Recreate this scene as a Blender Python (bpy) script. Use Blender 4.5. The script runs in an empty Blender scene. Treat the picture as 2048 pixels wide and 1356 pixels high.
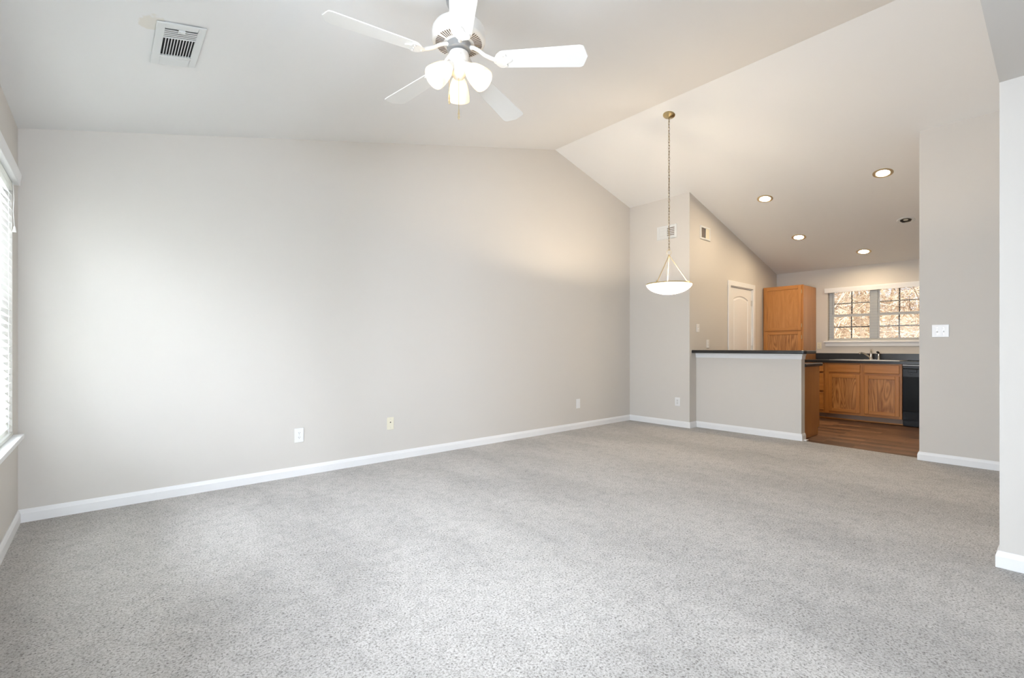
import bpy, bmesh, math, random
from mathutils import Vector, Matrix
random.seed(7)
PI = math.pi
SC = bpy.context.scene
COL = SC.collection

# ------------------------------------------------------------------ camera
cam_d = bpy.data.cameras.new('camera')
cam_d.sensor_width = 36.0
cam_d.lens = 945.47 / 2048 * 36.0
cam_d.shift_y = 16.27 / 2048
cam_d.clip_start = 0.02
cam = bpy.data.objects.new('camera', cam_d)
cam.location = (0.4209, -4.3224, 1.117)
cam.rotation_euler = (PI / 2, 0, math.radians(49.2894 - 90))
COL.objects.link(cam)
SC.camera = cam

# ------------------------------------------------------------------ colour management
vs = SC.view_settings
vs.view_transform = 'Standard'
vs.look = 'None'
vs.exposure = 0.17
vs.gamma = 1.0
vs.use_curve_mapping = False

# ------------------------------------------------------------------ sky and sun
world = bpy.data.worlds.new('sky')
SC.world = world
world.use_nodes = True
wn = world.node_tree.nodes
wl = world.node_tree.links
wn.clear()
w_out = wn.new('ShaderNodeOutputWorld')
w_bg = wn.new('ShaderNodeBackground')
w_sky = wn.new('ShaderNodeTexSky')
w_sky.sky_type = 'HOSEK_WILKIE'
w_sky.turbidity = 4.0
w_sky.ground_albedo = 0.35
w_sky.sun_direction = Vector((-0.1, 0.72, 0.68)).normalized()
w_mix = wn.new('ShaderNodeMixRGB')
w_mix.inputs['Fac'].default_value = 0.55
w_mix.inputs['Color2'].default_value = (0.86, 0.92, 1.0, 1)
wl.new(w_sky.outputs['Color'], w_mix.inputs['Color1'])
wl.new(w_mix.outputs['Color'], w_bg.inputs['Color'])
w_bg.inputs['Strength'].default_value = 2.0
wl.new(w_bg.outputs['Background'], w_out.inputs['Surface'])


def lamp(name, kind, loc, energy, color, rot=(0, 0, 0), size=None, size_y=None, radius=None, spread=None, angle=None):
    d = bpy.data.lights.new(name, kind)
    d.energy = energy
    d.color = color
    if kind == 'AREA':
        d.shape = 'RECTANGLE' if size_y else 'DISK'
        d.size = size
        if size_y:
            d.size_y = size_y
        if spread:
            d.spread = spread
    if radius is not None:
        d.shadow_soft_size = radius
    if angle is not None:
        d.angle = angle
    o = bpy.data.objects.new(name, d)
    o.location = loc
    o.rotation_euler = rot
    COL.objects.link(o)
    return o


SUN_DIR = Vector((0.12, -0.72, -0.68)).normalized()
sun = lamp('sun', 'SUN', (12, 10, 12), 14.0, (1.0, 0.93, 0.82), SUN_DIR.to_track_quat('-Z', 'Y').to_euler(), angle=0.02)
# daylight behind the left window, fill light behind two added unseen windows
DAY = (0.84, 0.92, 1.02)
lamp('daylight_left_window', 'AREA', (-0.34, -1.09, 1.40), 172, DAY, (0, -PI / 2, 0), 1.5, 1.7)
lamp('fill_added_left_window', 'AREA', (-0.34, -3.02, 1.40), 188, DAY, (0, -PI / 2, 0), 1.5, 1.65)  # fill light for the added left window
lamp('fill_added_rear_window', 'AREA', (1.3, -7.75, 1.25), 42, DAY, (PI / 2, 0, 0), 2.0, 2.0, spread=math.radians(75))  # fill light for the added rear window, beam narrowed
WARM = (1.0, 0.74, 0.48)

# ------------------------------------------------------------------ materials
MATS = {}


def new_mat(name):
    m = bpy.data.materials.new(name)
    m.use_nodes = True
    MATS[name] = m
    nt = m.node_tree
    b = nt.nodes['Principled BSDF']
    return m, nt, b


def simple(name, col, rough=0.5, metal=0.0, spec=0.5, bump=None, trans=None, emis=None):
    m, nt, b = new_mat(name)
    b.inputs['Base Color'].default_value = (*col, 1)
    b.inputs['Roughness'].default_value = rough
    b.inputs['Metallic'].default_value = metal
    b.inputs['Specular IOR Level'].default_value = spec
    if emis:
        b.inputs['Emission Color'].default_value = (*emis[0], 1)
        b.inputs['Emission Strength'].default_value = emis[1]
    if bump:
        tc = nt.nodes.new('ShaderNodeTexCoord')
        n = nt.nodes.new('ShaderNodeTexNoise')
        n.inputs['Scale'].default_value = bump[0]
        n.inputs['Detail'].default_value = 3
        bp = nt.nodes.new('ShaderNodeBump')
        bp.inputs['Strength'].default_value = bump[1]
        bp.inputs['Distance'].default_value = bump[2]
        nt.links.new(tc.outputs['Object'], n.inputs['Vector'])
        nt.links.new(n.outputs['Fac'], bp.inputs['Height'])
        nt.links.new(bp.outputs['Normal'], b.inputs['Normal'])
    return m


simple('wall_paint', (0.65, 0.622, 0.583), 0.75, spec=0.25, bump=(160, 0.12, 0.001))
simple('ceiling_paint', (0.80, 0.798, 0.79), 0.85, spec=0.15, bump=(120, 0.10, 0.001))
# the repaint smudge beside the register
_m = MATS['ceiling_paint']
_nt = _m.node_tree
_tc = _nt.nodes.new('ShaderNodeTexCoord')
_no = _nt.nodes.new('ShaderNodeTexNoise')
_no.inputs['Scale'].default_value = 22
_nt.links.new(_tc.outputs['Object'], _no.inputs['Vector'])
_di = _nt.nodes.new('ShaderNodeVectorMath')
_di.operation = 'DISTANCE'
_di.inputs[1].default_value = (0.592, -1.520, 2.651)
_nt.links.new(_tc.outputs['Object'], _di.inputs[0])
_ad = _nt.nodes.new('ShaderNodeMath')
_ad.operation = 'MULTIPLY_ADD'
_ad.inputs[1].default_value = -0.10
_nt.links.new(_no.outputs['Fac'], _ad.inputs[0])
_nt.links.new(_di.outputs['Value'], _ad.inputs[2])
_rp = _nt.nodes.new('ShaderNodeValToRGB')
_rp.color_ramp.elements[0].position = 0.0
_rp.color_ramp.elements[0].color = (0.75, 0.72, 0.66, 1)
_rp.color_ramp.elements[1].position = 0.014
_rp.color_ramp.elements[1].color = (0.80, 0.798, 0.79, 1)
_nt.links.new(_ad.outputs[0], _rp.inputs['Fac'])
_nt.links.new(_rp.outputs['Color'], _nt.nodes['Principled BSDF'].inputs['Base Color'])
simple('trim_paint', (0.84, 0.845, 0.85), 0.35, spec=0.4, bump=(40, 0.03, 0.001))
simple('fan_white', (0.70, 0.68, 0.64), 0.35, bump=(60, 0.02, 0.0005))
simple('vent_white', (0.72, 0.735, 0.73), 0.45, bump=(60, 0.02, 0.0005))
simple('plate_white', (0.84, 0.84, 0.84), 0.3, bump=(60, 0.02, 0.0005))
simple('plate_almond', (0.80, 0.76, 0.62), 0.3, bump=(60, 0.02, 0.0005))
simple('dark_slot', (0.012, 0.012, 0.012), 0.7, bump=(60, 0.02, 0.0005))
simple('slot_brown', (0.16, 0.12, 0.09), 0.7, bump=(60, 0.02, 0.0005))
simple('grey_metal', (0.42, 0.43, 0.44), 0.4, 0.8, bump=(90, 0.03, 0.0005))
simple('chrome', (0.72, 0.70, 0.67), 0.16, 1.0, bump=(90, 0.01, 0.0002))
simple('steel', (0.70, 0.68, 0.64), 0.3, 1.0, bump=(220, 0.05, 0.0003))
simple('brass', (0.55, 0.44, 0.24), 0.28, 1.0, bump=(90, 0.02, 0.0003))
simple('brass_pale', (0.72, 0.60, 0.38), 0.32, 1.0, bump=(90, 0.02, 0.0003))
simple('bronze_chain', (0.20, 0.145, 0.08), 0.35, 0.9, bump=(90, 0.02, 0.0003))
simple('can_trim', (0.62, 0.50, 0.33), 0.35, 0.5, bump=(90, 0.02, 0.0003))
simple('can_reflector', (0.55, 0.54, 0.53), 0.12, 1.0, bump=(50, 0.02, 0.0003))
simple('black_plastic', (0.008, 0.009, 0.011), 0.25, spec=0.3, bump=(150, 0.02, 0.0003))
simple('black_panel', (0.006, 0.008, 0.011), 0.12, spec=0.28, bump=(12, 0.02, 0.0006))
simple('vinyl_frame', (0.74, 0.74, 0.73), 0.4, bump=(60, 0.02, 0.0005))
simple('muntin_backlit_tone', (0.10, 0.095, 0.09), 0.5, bump=(60, 0.02, 0.0005))  # dark tone paints in the backlit look of the grids
simple('toe_board', (0.30, 0.22, 0.17), 0.6, bump=(60, 0.05, 0.0005))
simple('cord_white', (0.85, 0.85, 0.84), 0.6, bump=(300, 0.1, 0.0005))
simple('smear', (0.66, 0.60, 0.50), 0.8, bump=(80, 0.2, 0.001))


def translucent(name, col, fac, tcol, extra_transp=0.0, emis=None):
    m, nt, b = new_mat(name)
    b.inputs['Base Color'].default_value = (*col, 1)
    b.inputs['Roughness'].default_value = 0.35
    if emis:
        b.inputs['Emission Color'].default_value = (*emis[0], 1)
        b.inputs['Emission Strength'].default_value = emis[1]
    t = nt.nodes.new('ShaderNodeBsdfTranslucent')
    t.inputs['Color'].default_value = (*tcol, 1)
    mx = nt.nodes.new('ShaderNodeMixShader')
    mx.inputs[0].default_value = fac
    out = nt.nodes['Material Output']
    nt.links.new(b.outputs[0], mx.inputs[1])
    nt.links.new(t.outputs[0], mx.inputs[2])
    last = mx
    if extra_transp:
        tr = nt.nodes.new('ShaderNodeBsdfTransparent')
        m2 = nt.nodes.new('ShaderNodeMixShader')
        m2.inputs[0].default_value = extra_transp
        nt.links.new(mx.outputs[0], m2.inputs[1])
        nt.links.new(tr.outputs[0], m2.inputs[2])
        last = m2
    nt.links.new(last.outputs[0], out.inputs['Surface'])
    return m


translucent('slat_white', (0.86, 0.86, 0.84), 0.5, (0.9, 0.9, 0.86))
translucent('frosted_shade', (0.86, 0.82, 0.74), 0.45, (0.95, 0.86, 0.68), 0.06)
translucent('bowl_glass', (0.88, 0.86, 0.82), 0.6, (0.97, 0.94, 0.88), 0.30, ((1.0, 0.88, 0.68), 1.1))


def glass(name):
    m, nt, b = new_mat(name)
    out = nt.nodes['Material Output']
    tr = nt.nodes.new('ShaderNodeBsdfTransparent')
    gl = nt.nodes.new('ShaderNodeBsdfGlossy')
    gl.inputs['Roughness'].default_value = 0.02
    fr = nt.nodes.new('ShaderNodeFresnel')
    fr.inputs['IOR'].default_value = 1.35
    mx = nt.nodes.new('ShaderNodeMixShader')
    nt.links.new(fr.outputs[0], mx.inputs[0])
    nt.links.new(tr.outputs[0], mx.inputs[1])
    nt.links.new(gl.outputs[0], mx.inputs[2])
    nt.links.new(mx.outputs[0], out.inputs['Surface'])


glass('window_glass')


def emitter(name, col, strength):
    m, nt, b = new_mat(name)
    b.inputs['Base Color'].default_value = (0.9, 0.9, 0.85, 1)
    b.inputs['Emission Color'].default_value = (*col, 1)
    b.inputs['Emission Strength'].default_value = strength


emitter('bulb_fan', (1.0, 0.80, 0.54), 13)
emitter('bulb_pendant', (1.0, 0.81, 0.60), 940)
emitter('bulb_can', (1.0, 0.78, 0.52), 270)


def ramp(nt, stops):
    r = nt.nodes.new('ShaderNodeValToRGB')
    e = r.color_ramp.elements
    e[0].position, e[0].color = stops[0][0], (*stops[0][1], 1)
    e[1].position, e[1].color = stops[-1][0], (*stops[-1][1], 1)
    for p, c in stops[1:-1]:
        k = e.new(p)
        k.color = (*c, 1)
    return r


def tex(nt, kind, scale, vec=None, **kw):
    n = nt.nodes.new(kind)
    n.inputs['Scale'].default_value = scale
    for k, v in kw.items():
        n.inputs[k].default_value = v
    if vec is not None:
        nt.links.new(vec, n.inputs['Vector'])
    return n


def mapping(nt, scale=(1, 1, 1), rot=(0, 0, 0), src='Object'):
    tc = nt.nodes.new('ShaderNodeTexCoord')
    mp = nt.nodes.new('ShaderNodeMapping')
    mp.inputs['Scale'].default_value = scale
    mp.inputs['Rotation'].default_value = rot
    nt.links.new(tc.outputs[src], mp.inputs['Vector'])
    return mp.outputs['Vector']


def mixc(nt, kind, fac, a, b):
    n = nt.nodes.new('ShaderNodeMixRGB')
    n.blend_type = kind
    for i, v in ((0, fac), (1, a), (2, b)):
        if hasattr(v, 'links') or hasattr(v, 'is_linked'):
            nt.links.new(v, n.inputs[i])
        elif i == 0:
            n.inputs[0].default_value = v
        else:
            n.inputs[i].default_value = (*v, 1)
    return n.outputs['Color']


def carpet():
    m, nt, b = new_mat('carpet')
    v = mapping(nt)
    tuft = tex(nt, 'ShaderNodeTexNoise', 118, v, Detail=2.5, Roughness=0.65, Distortion=0.6)
    r1 = ramp(nt, [(0.33, (0.20, 0.188, 0.174)), (0.43, (0.405, 0.385, 0.360)), (0.54, (0.525, 0.506, 0.483)), (0.70, (0.615, 0.600, 0.578))])
    nt.links.new(tuft.outputs['Fac'], r1.inputs['Fac'])
    v2 = mapping(nt, (1.0, 0.45, 1), (0, 0, 0.5))
    big = tex(nt, 'ShaderNodeTexNoise', 1.5, v2, Detail=3, Roughness=0.6)
    r2 = ramp(nt, [(0.38, (0.83, 0.83, 0.83)), (0.60, (1.0, 1.0, 1.0))])
    nt.links.new(big.outputs['Fac'], r2.inputs['Fac'])
    med = tex(nt, 'ShaderNodeTexNoise', 14, v, Detail=3)
    r3 = ramp(nt, [(0.30, (0.86, 0.86, 0.86)), (0.55, (1, 1, 1))])
    nt.links.new(med.outputs['Fac'], r3.inputs['Fac'])
    c = mixc(nt, 'MULTIPLY', 1.0, r1.outputs['Color'], r2.outputs['Color'])
    c = mixc(nt, 'MULTIPLY', 1.0, c, r3.outputs['Color'])
    nt.links.new(c, b.inputs['Base Color'])
    b.inputs['Roughness'].default_value = 0.95
    b.inputs['Specular IOR Level'].default_value = 0.1
    b.inputs['Sheen Weight'].default_value = 0.15
    bp = nt.nodes.new('ShaderNodeBump')
    bp.inputs['Strength'].default_value = 0.5
    bp.inputs['Distance'].default_value = 0.006
    nt.links.new(tuft.outputs['Fac'], bp.inputs['Height'])
    nt.links.new(bp.outputs['Normal'], b.inputs['Normal'])


carpet()


def vinyl():
    m, nt, b = new_mat('vinyl_floor')
    v = mapping(nt, (1, 1, 1), (0, 0, PI / 2))
    br = nt.nodes.new('ShaderNodeTexBrick')
    br.inputs['Scale'].default_value = 1.0
    br.inputs['Brick Width'].default_value = 0.62
    br.inputs['Row Height'].default_value = 0.13
    br.inputs['Mortar Size'].default_value = 0.0018
    br.inputs['Color1'].default_value = (0.25, 0.135, 0.075, 1)
    br.inputs['Color2'].default_value = (0.085, 0.046, 0.028, 1)
    br.inputs['Mortar'].default_value = (0.06, 0.035, 0.02, 1)
    nt.links.new(v, br.inputs['Vector'])
    v2 = mapping(nt, (9, 1.6, 1))
    n = tex(nt, 'ShaderNodeTexNoise', 2.2, v2, Detail=5, Roughness=0.6, Distortion=0.8)
    r = ramp(nt, [(0.30, (0.55, 0.55, 0.55)), (0.70, (1.35, 1.3, 1.25))])
    nt.links.new(n.outputs['Fac'], r.inputs['Fac'])
    c = mixc(nt, 'MULTIPLY', 1.0, br.outputs['Color'], r.outputs['Color'])
    nt.links.new(c, b.inputs['Base Color'])
    b.inputs['Roughness'].default_value = 0.42


vinyl()


def math_node(nt, op, a, b=None):
    n = nt.nodes.new('ShaderNodeMath')
    n.operation = op
    for k, v in ((0, a), (1, b)):
        if v is None:
            continue
        if hasattr(v, 'is_linked'):
            nt.links.new(v, n.inputs[k])
        else:
            n.inputs[k].default_value = v
    return n.outputs[0]


def oak(name, light, dark, scale_vec, cath=0.0, rough=0.38, seed=0.0):
    """straight pore grain, mixed with contour (cathedral) figure by the amount cath"""
    m, nt, b = new_mat(name)
    v = mapping(nt, scale_vec)
    n = tex(nt, 'ShaderNodeTexNoise', 3.0, v, Detail=4, Roughness=0.55, Distortion=0.4)
    f = n.outputs['Fac']
    if cath:
        v2 = mapping(nt, (6.0, 6.0, 0.9))
        lo = tex(nt, 'ShaderNodeTexNoise', 1.15, v2, Detail=1.5, Roughness=0.35, Distortion=0.5)
        ring = math_node(nt, 'SINE', math_node(nt, 'MULTIPLY', lo.outputs['Fac'], 120.0))
        ring = math_node(nt, 'ADD', math_node(nt, 'MULTIPLY', ring, 0.5), 0.5)
        f = mixc(nt, 'MIX', cath, f, ring)
    r = ramp(nt, [(0.22, dark), (0.78, light)])
    nt.links.new(f, r.inputs['Fac'])
    nt.links.new(r.outputs['Color'], b.inputs['Base Color'])
    b.inputs['Roughness'].default_value = rough


OL, OD = (0.56, 0.245, 0.060), (0.38, 0.145, 0.030)
oak('oak_vertical', OL, OD, (9, 9, 0.8), 0.0)
oak('oak_horizontal', OL, OD, (9, 0.8, 9), 0.0)
oak('oak_fine', (0.57, 0.255, 0.068), (0.40, 0.158, 0.034), (8, 8, 0.9), 0.10)
oak('oak_panel', (0.60, 0.285, 0.085), (0.25, 0.088, 0.018), (14, 14, 0.9), 0.34)
oak('oak_side', (0.46, 0.215, 0.068), (0.37, 0.155, 0.044), (6, 6, 0.5), 0.0, 0.28)


def laminate():
    m, nt, b = new_mat('black_laminate')
    v = mapping(nt)
    n = tex(nt, 'ShaderNodeTexNoise', 260, v, Detail=2)
    r = ramp(nt, [(0.45, (0.010, 0.010, 0.010)), (0.72, (0.035, 0.035, 0.035))])
    nt.links.new(n.outputs['Fac'], r.inputs['Fac'])
    nt.links.new(r.outputs['Color'], b.inputs['Base Color'])
    b.inputs['Roughness'].default_value = 0.28


laminate()


def noisy(name, stops, scale, rough=0.9, vec=(1, 1, 1)):
    m, nt, b = new_mat(name)
    v = mapping(nt, vec)
    n = tex(nt, 'ShaderNodeTexNoise', scale, v, Detail=6, Roughness=0.7)
    r = ramp(nt, stops)
    nt.links.new(n.outputs['Fac'], r.inputs['Fac'])
    nt.links.new(r.outputs['Color'], b.inputs['Base Color'])
    b.inputs['Roughness'].default_value = rough


noisy('leaf_litter', [(0.30, (0.16, 0.10, 0.06)), (0.48, (0.42, 0.30, 0.19)), (0.66, (0.72, 0.58, 0.42))], 9)
noisy('twigs', [(0.36, (0.13, 0.085, 0.06)), (0.48, (0.56, 0.44, 0.32)), (0.62, (0.85, 0.76, 0.63))], 2.2)

# ------------------------------------------------------------------ mesh helpers


class MB:
    def __init__(self):
        self.v, self.f, self.s = [], [], []

    def add(self, verts, faces, smooth=False):
        n = len(self.v)
        self.v += [tuple(p) for p in verts]
        self.f += [tuple(i + n for i in fc) for fc in faces]
        self.s += [smooth] * len(faces)
        return self

    def box(self, a, b):
        x0, x1 = sorted((a[0], b[0]))
        y0, y1 = sorted((a[1], b[1]))
        z0, z1 = sorted((a[2], b[2]))
        return self.add([(x0, y0, z0), (x1, y0, z0), (x1, y1, z0), (x0, y1, z0), (x0, y0, z1), (x1, y0, z1), (x1, y1, z1), (x0, y1, z1)],
                        [(0, 3, 2, 1), (4, 5, 6, 7), (0, 1, 5, 4), (1, 2, 6, 5), (2, 3, 7, 6), (3, 0, 4, 7)])

    def loft(self, rings, cap=True, smooth=False, closed=False):
        n = len(rings[0])
        vs_, fs = [], []
        for r in rings:
            vs_ += [tuple(p) for p in r]
        m = len(rings)
        for i in range(m if closed else m - 1):
            for k in range(n):
                a = i * n + k
                b = i * n + (k + 1) % n
                c = ((i + 1) % m) * n + (k + 1) % n
                d = ((i + 1) % m) * n + k
                fs.append((a, b, c, d))
        self.add(vs_, fs, smooth)
        if cap and not closed:
            self.add(rings[0], [tuple(range(n))[::-1]])
            self.add(rings[-1], [tuple(range(n))])
        return self

    def prism(self, poly, axis, t0, t1):
        def p3(p, t):
            return {'x': (t, p[0], p[1]), 'y': (p[0], t, p[1]), 'z': (p[0], p[1], t)}[axis]
        return self.loft([[p3(p, t0) for p in poly], [p3(p, t1) for p in poly]])

    def tube(self, pts, r, seg=10, cap=True, closed=False):
        pts = [Vector(p) for p in pts]
        rr = r if isinstance(r, (list, tuple)) else [r] * len(pts)
        rings = []
        prev = None
        n = len(pts)
        for i, p in enumerate(pts):
            if closed:
                t = pts[(i + 1) % n] - pts[i - 1]
            else:
                t = pts[min(i + 1, n - 1)] - pts[max(i - 1, 0)]
            t = t.normalized() if t.length > 1e-9 else Vector((0, 0, 1))
            if prev is None:
                u = t.orthogonal().normalized()
            else:
                u = (prev - t * prev.dot(t))
                u = u.normalized() if u.length > 1e-6 else t.orthogonal().normalized()
            prev = u
            w = t.cross(u)
            rings.append([p + (u * math.cos(2 * PI * k / seg) + w * math.sin(2 * PI * k / seg)) * rr[i] for k in range(seg)])
        return self.loft(rings, cap, True, closed)

    def lathe(self, prof, seg=32, mat=None):
        mat = mat or Matrix.Identity(4)
        rings = [[mat @ Vector((max(r, 1e-5) * math.cos(2 * PI * k / seg), max(r, 1e-5) * math.sin(2 * PI * k / seg), z)) for k in range(seg)] for r, z in prof]
        return self.loft(rings, False, True)

    def build(self, name, mat, parent=None, loc=None, bevel=None, sharp=38):
        """vertices are in world space; they are stored relative to the thing's origin"""
        me = bpy.data.meshes.new(name)
        if parent is not None:
            o0 = WORLD_ORIGIN.get(parent.name, Vector((0, 0, 0)))
        elif loc is not None:
            o0 = Vector(loc)
        else:
            o0 = Vector((0, 0, 0))
        me.from_pydata([tuple(Vector(p) - o0) for p in self.v], [], self.f)
        me.polygons.foreach_set('use_smooth', self.s)
        bm = bmesh.new()
        bm.from_mesh(me)
        bmesh.ops.remove_doubles(bm, verts=bm.verts, dist=1e-6)
        bmesh.ops.recalc_face_normals(bm, faces=bm.faces)
        bm.to_mesh(me)
        bm.free()
        if any(self.s):
            me.set_sharp_from_angle(angle=math.radians(sharp))
        me.materials.append(MATS[mat])
        o = bpy.data.objects.new(name, me)
        COL.objects.link(o)
        if parent is not None:
            o.parent = parent
            WORLD_ORIGIN[o.name] = o0
        else:
            o.location = o0
            WORLD_ORIGIN[o.name] = o0
        if bevel:
            md = o.modifiers.new('bevel', 'BEVEL')
            md.width = bevel
            md.segments = 2
            md.limit_method = 'ANGLE'
            md.angle_limit = math.radians(40)
        return o


WORLD_ORIGIN = {}


def tag(o, label, cat, group=None, kind=None):
    o['label'] = label
    o['category'] = cat
    if group:
        o['group'] = group
    if kind:
        o['kind'] = kind
    return o


def thing(name, loc, label, cat, group=None, kind=None):
    o = bpy.data.objects.new(name, None)
    o.empty_display_size = 0.05
    COL.objects.link(o)
    o.location = loc
    WORLD_ORIGIN[o.name] = Vector(loc)
    return tag(o, label, cat, group, kind)


def struct(name, mb, mat, label, cat, bevel=None):
    return tag(mb.build(name, mat, bevel=bevel), label, cat, kind='structure')


def copy_thing(root, loc, label, group=None):
    """a thing with copies of its parts and their sub-parts"""
    def cp(o, par):
        c = o.copy()
        COL.objects.link(c)
        if par is not None:
            c.parent = par
        for ch in list(o.children):
            cp(ch, c)
        return c
    r = cp(root, None)
    r.location = loc
    r['label'] = label
    if group:
        r['group'] = group
    return r


# ------------------------------------------------------------------ room dimensions
ZC, S1, RX, ZR, S2 = 2.507, 0.2442, 4.884, 3.700, 0.2713
BX, Y1, PX, YP, KX, EX, Y2, FX, YF, ZS = 6.526, -0.980, 6.705, -2.302, 9.584, 6.540, -3.4035, 3.8685, -4.117, 2.462
YB = -7.5            # back of the entry area behind the camera
WT = 0.14            # wall thickness
HT = 0.18            # header thickness


def zceil(x):
    return ZC + S1 * x if x < RX else ZR - S2 * (x - RX)


# window openings
WM = dict(y0=-3.85, y1=-2.20, z0=0.585, z1=2.10)      # unseen left window, added for fill light
WL = dict(y0=-1.95, y1=-0.235, z0=0.585, z1=2.10)      # left window (x = 0)
WK = dict(y0=-3.00, y1=-1.772, z0=1.215, z1=2.085)     # kitchen window (x = KX)
DX0, DX1, DZ = 7.735, 8.565, 2.075                     # pantry door opening

# ------------------------------------------------------------------ floors, walls, ceilings
mb = MB()
mb.prism([(-WT, WT), (BX + .1, WT), (BX + .1, Y1), (PX + .06, Y1), (PX + .06, YP), (PX + .012, -2.40), (EX + .10, Y2 + .02), (EX + .1, YF - .1), (FX + WT, YF - .1), (FX + WT, YB - WT), (-WT, YB - WT)], 'z', -0.10, 0.0)
struct('floor', mb, 'carpet', 'speckled grey looped carpet covering the whole living room floor', 'floor')
mb = MB()
mb.box((EX + .02, YF - HT, -0.12), (KX + WT, Y1 + WT, -0.006))
struct('floor_kitchen', mb, 'vinyl_floor', 'brown wood-look vinyl flooring of the kitchen beyond the half wall', 'floor')

mb = MB()
w = WL
mb.box((-WT, YB - WT, -.1), (0, WM['y0'], ZC)).box((-WT, w['y1'], -.1), (0, WT, ZC)).box((-WT, WM['y1'], -.1), (0, w['y0'], ZC))
mb.box((-WT, WM['y0'], -.1), (0, WM['y1'], WM['z0'])).box((-WT, WM['y0'], WM['z1']), (0, WM['y1'], ZC))
mb.box((-WT, w['y0'], -.1), (0, w['y1'], w['z0'])).box((-WT, w['y0'], w['z1']), (0, w['y1'], ZC))
struct('wall_left', mb, 'wall_paint', 'greige wall at the far left holding the tall window with blinds', 'wall')

mb = MB()
mb.prism([(0, -.1), (BX + .12, -.1), (BX + .12, zceil(BX + .12)), (RX, ZR), (0, ZC)], 'y', 0, WT)
struct('wall_back', mb, 'wall_paint', 'long greige gable wall running under the vaulted ceiling', 'wall')

mb = MB()
mb.prism([(Y1, -.1), (0, -.1), (0, zceil(BX)), (Y1, zceil(BX))], 'x', BX, BX + .12)
struct('wall_far', mb, 'wall_paint', 'narrow greige wall behind the pendant lamp', 'wall')

mb = MB()
mb.prism([(BX + .12, -.1), (DX0, -.1), (DX0, zceil(DX0)), (BX + .12, zceil(BX + .12))], 'y', Y1, Y1 + .12)
mb.prism([(DX1, -.1), (KX, -.1), (KX, zceil(KX)), (DX1, zceil(DX1))], 'y', Y1, Y1 + .12)
mb.prism([(DX0, DZ), (DX1, DZ), (DX1, zceil(DX1)), (DX0, zceil(DX0))], 'y', Y1, Y1 + .12)
struct('wall_pantry', mb, 'wall_paint', 'kitchen side wall with the white arched panel door', 'wall')

mb = MB()
w = WK
mb.box((KX, YF - HT, -.12), (KX + WT, w['y0'], zceil(KX))).box((KX, w['y1'], -.12), (KX + WT, Y1 + .12, zceil(KX)))
mb.box((KX, w['y0'], -.12), (KX + WT, w['y1'], w['z0'])).box((KX, w['y0'], w['z1']), (KX + WT, w['y1'], zceil(KX)))
struct('wall_kitchen', mb, 'wall_paint', 'end wall of the kitchen around the window over the sink', 'wall')

mb = MB()
mb.box((PX, YP, -.1), (PX + .115, Y1, 1.036))
struct('wall_peninsula', mb, 'wall_paint', 'low greige half wall carrying the black bar top', 'half wall')

mb = MB()
mb.prism([(YF, -.1), (Y2, -.1), (Y2, zceil(EX)), (YF, zceil(EX))], 'x', EX, EX + .12)
struct('wall_right', mb, 'wall_paint', 'greige wall with the double light switch at right of the kitchen', 'wall')

mb = MB()   # wall under and over the wide opening the camera looks out of
mb.prism([(FX + WT, -.1), (KX, -.1), (KX, zceil(KX)), (RX, ZR), (FX + WT, zceil(FX + WT))], 'y', YF - HT, YF)
mb.prism([(0, ZS), (FX + WT, ZS), (FX + WT, zceil(FX + WT)), (0, ZC)], 'y', YF - HT, YF)
struct('wall_near', mb, 'wall_paint', 'header and wall over the wide opening at top right', 'wall')

mb = MB()
mb.box((FX, YB, -.1), (FX + WT, YF, ZS))
struct('wall_entry', mb, 'wall_paint', 'bright wall edge at the far right of the opening', 'wall')

mb = MB()   # wall far behind the camera with a window added for fill light
EW = dict(x0=0.28, x1=2.32, z0=0.25, z1=2.15)
mb.box((0, YB - WT, -.1), (EW['x0'], YB, ZS)).box((EW['x1'], YB - WT, -.1), (FX + WT, YB, ZS))
mb.box((EW['x0'], YB - WT, -.1), (EW['x1'], YB, EW['z0'])).box((EW['x0'], YB - WT, EW['z1']), (EW['x1'], YB, ZS))
struct('wall_rear', mb, 'wall_paint', 'wall behind the camera around the added fill light window', 'wall')

mb = MB()
T = 0.10
mb.prism([(-WT, ZC - S1 * WT), (RX, ZR), (KX + WT, zceil(KX + WT)), (KX + WT, zceil(KX + WT) + T), (RX, ZR + T), (-WT, ZC + T)], 'y', YF - HT, WT)
struct('ceiling', mb, 'ceiling_paint', 'white vaulted ceiling rising to a ridge over the room', 'ceiling')
mb = MB()
mb.box((-WT, YB - WT, ZS), (FX + WT, YF - HT, ZS + .1))
struct('ceiling_entry', mb, 'ceiling_paint', 'flat white ceiling over the space behind the camera', 'ceiling')

# ------------------------------------------------------------------ baseboards
BT, BH = 0.014, 0.083


def baseboard(name, path, label, side=1):
    """mitred moulding along a path of (x, y); the room lies to the right of the path when side = 1"""
    mb = MB()
    prof = [(0.0005, 0), (BT, 0), (BT, BH * .68), (BT * .82, BH * .76), (BT * .72, BH * .84), (BT * .35, BH), (0.0005, BH)]
    P = [Vector(p) for p in path]
    rings = []
    for i, p in enumerate(P):
        ns = []
        if i > 0:
            e_ = (P[i] - P[i - 1]).normalized()
            ns.append(Vector((e_.y, -e_.x)) * side)
        if i < len(P) - 1:
            e_ = (P[i + 1] - P[i]).normalized()
            ns.append(Vector((e_.y, -e_.x)) * side)
        b = ns[0] if len(ns) == 1 else (ns[0] + ns[1]) / (1 + ns[0].dot(ns[1]))
        rings.append([(p.x + b.x * a, p.y + b.y * a, z) for a, z in prof])
    mb.loft(rings)
    return struct(name, mb, 'trim_paint', label, 'baseboard')


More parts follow.
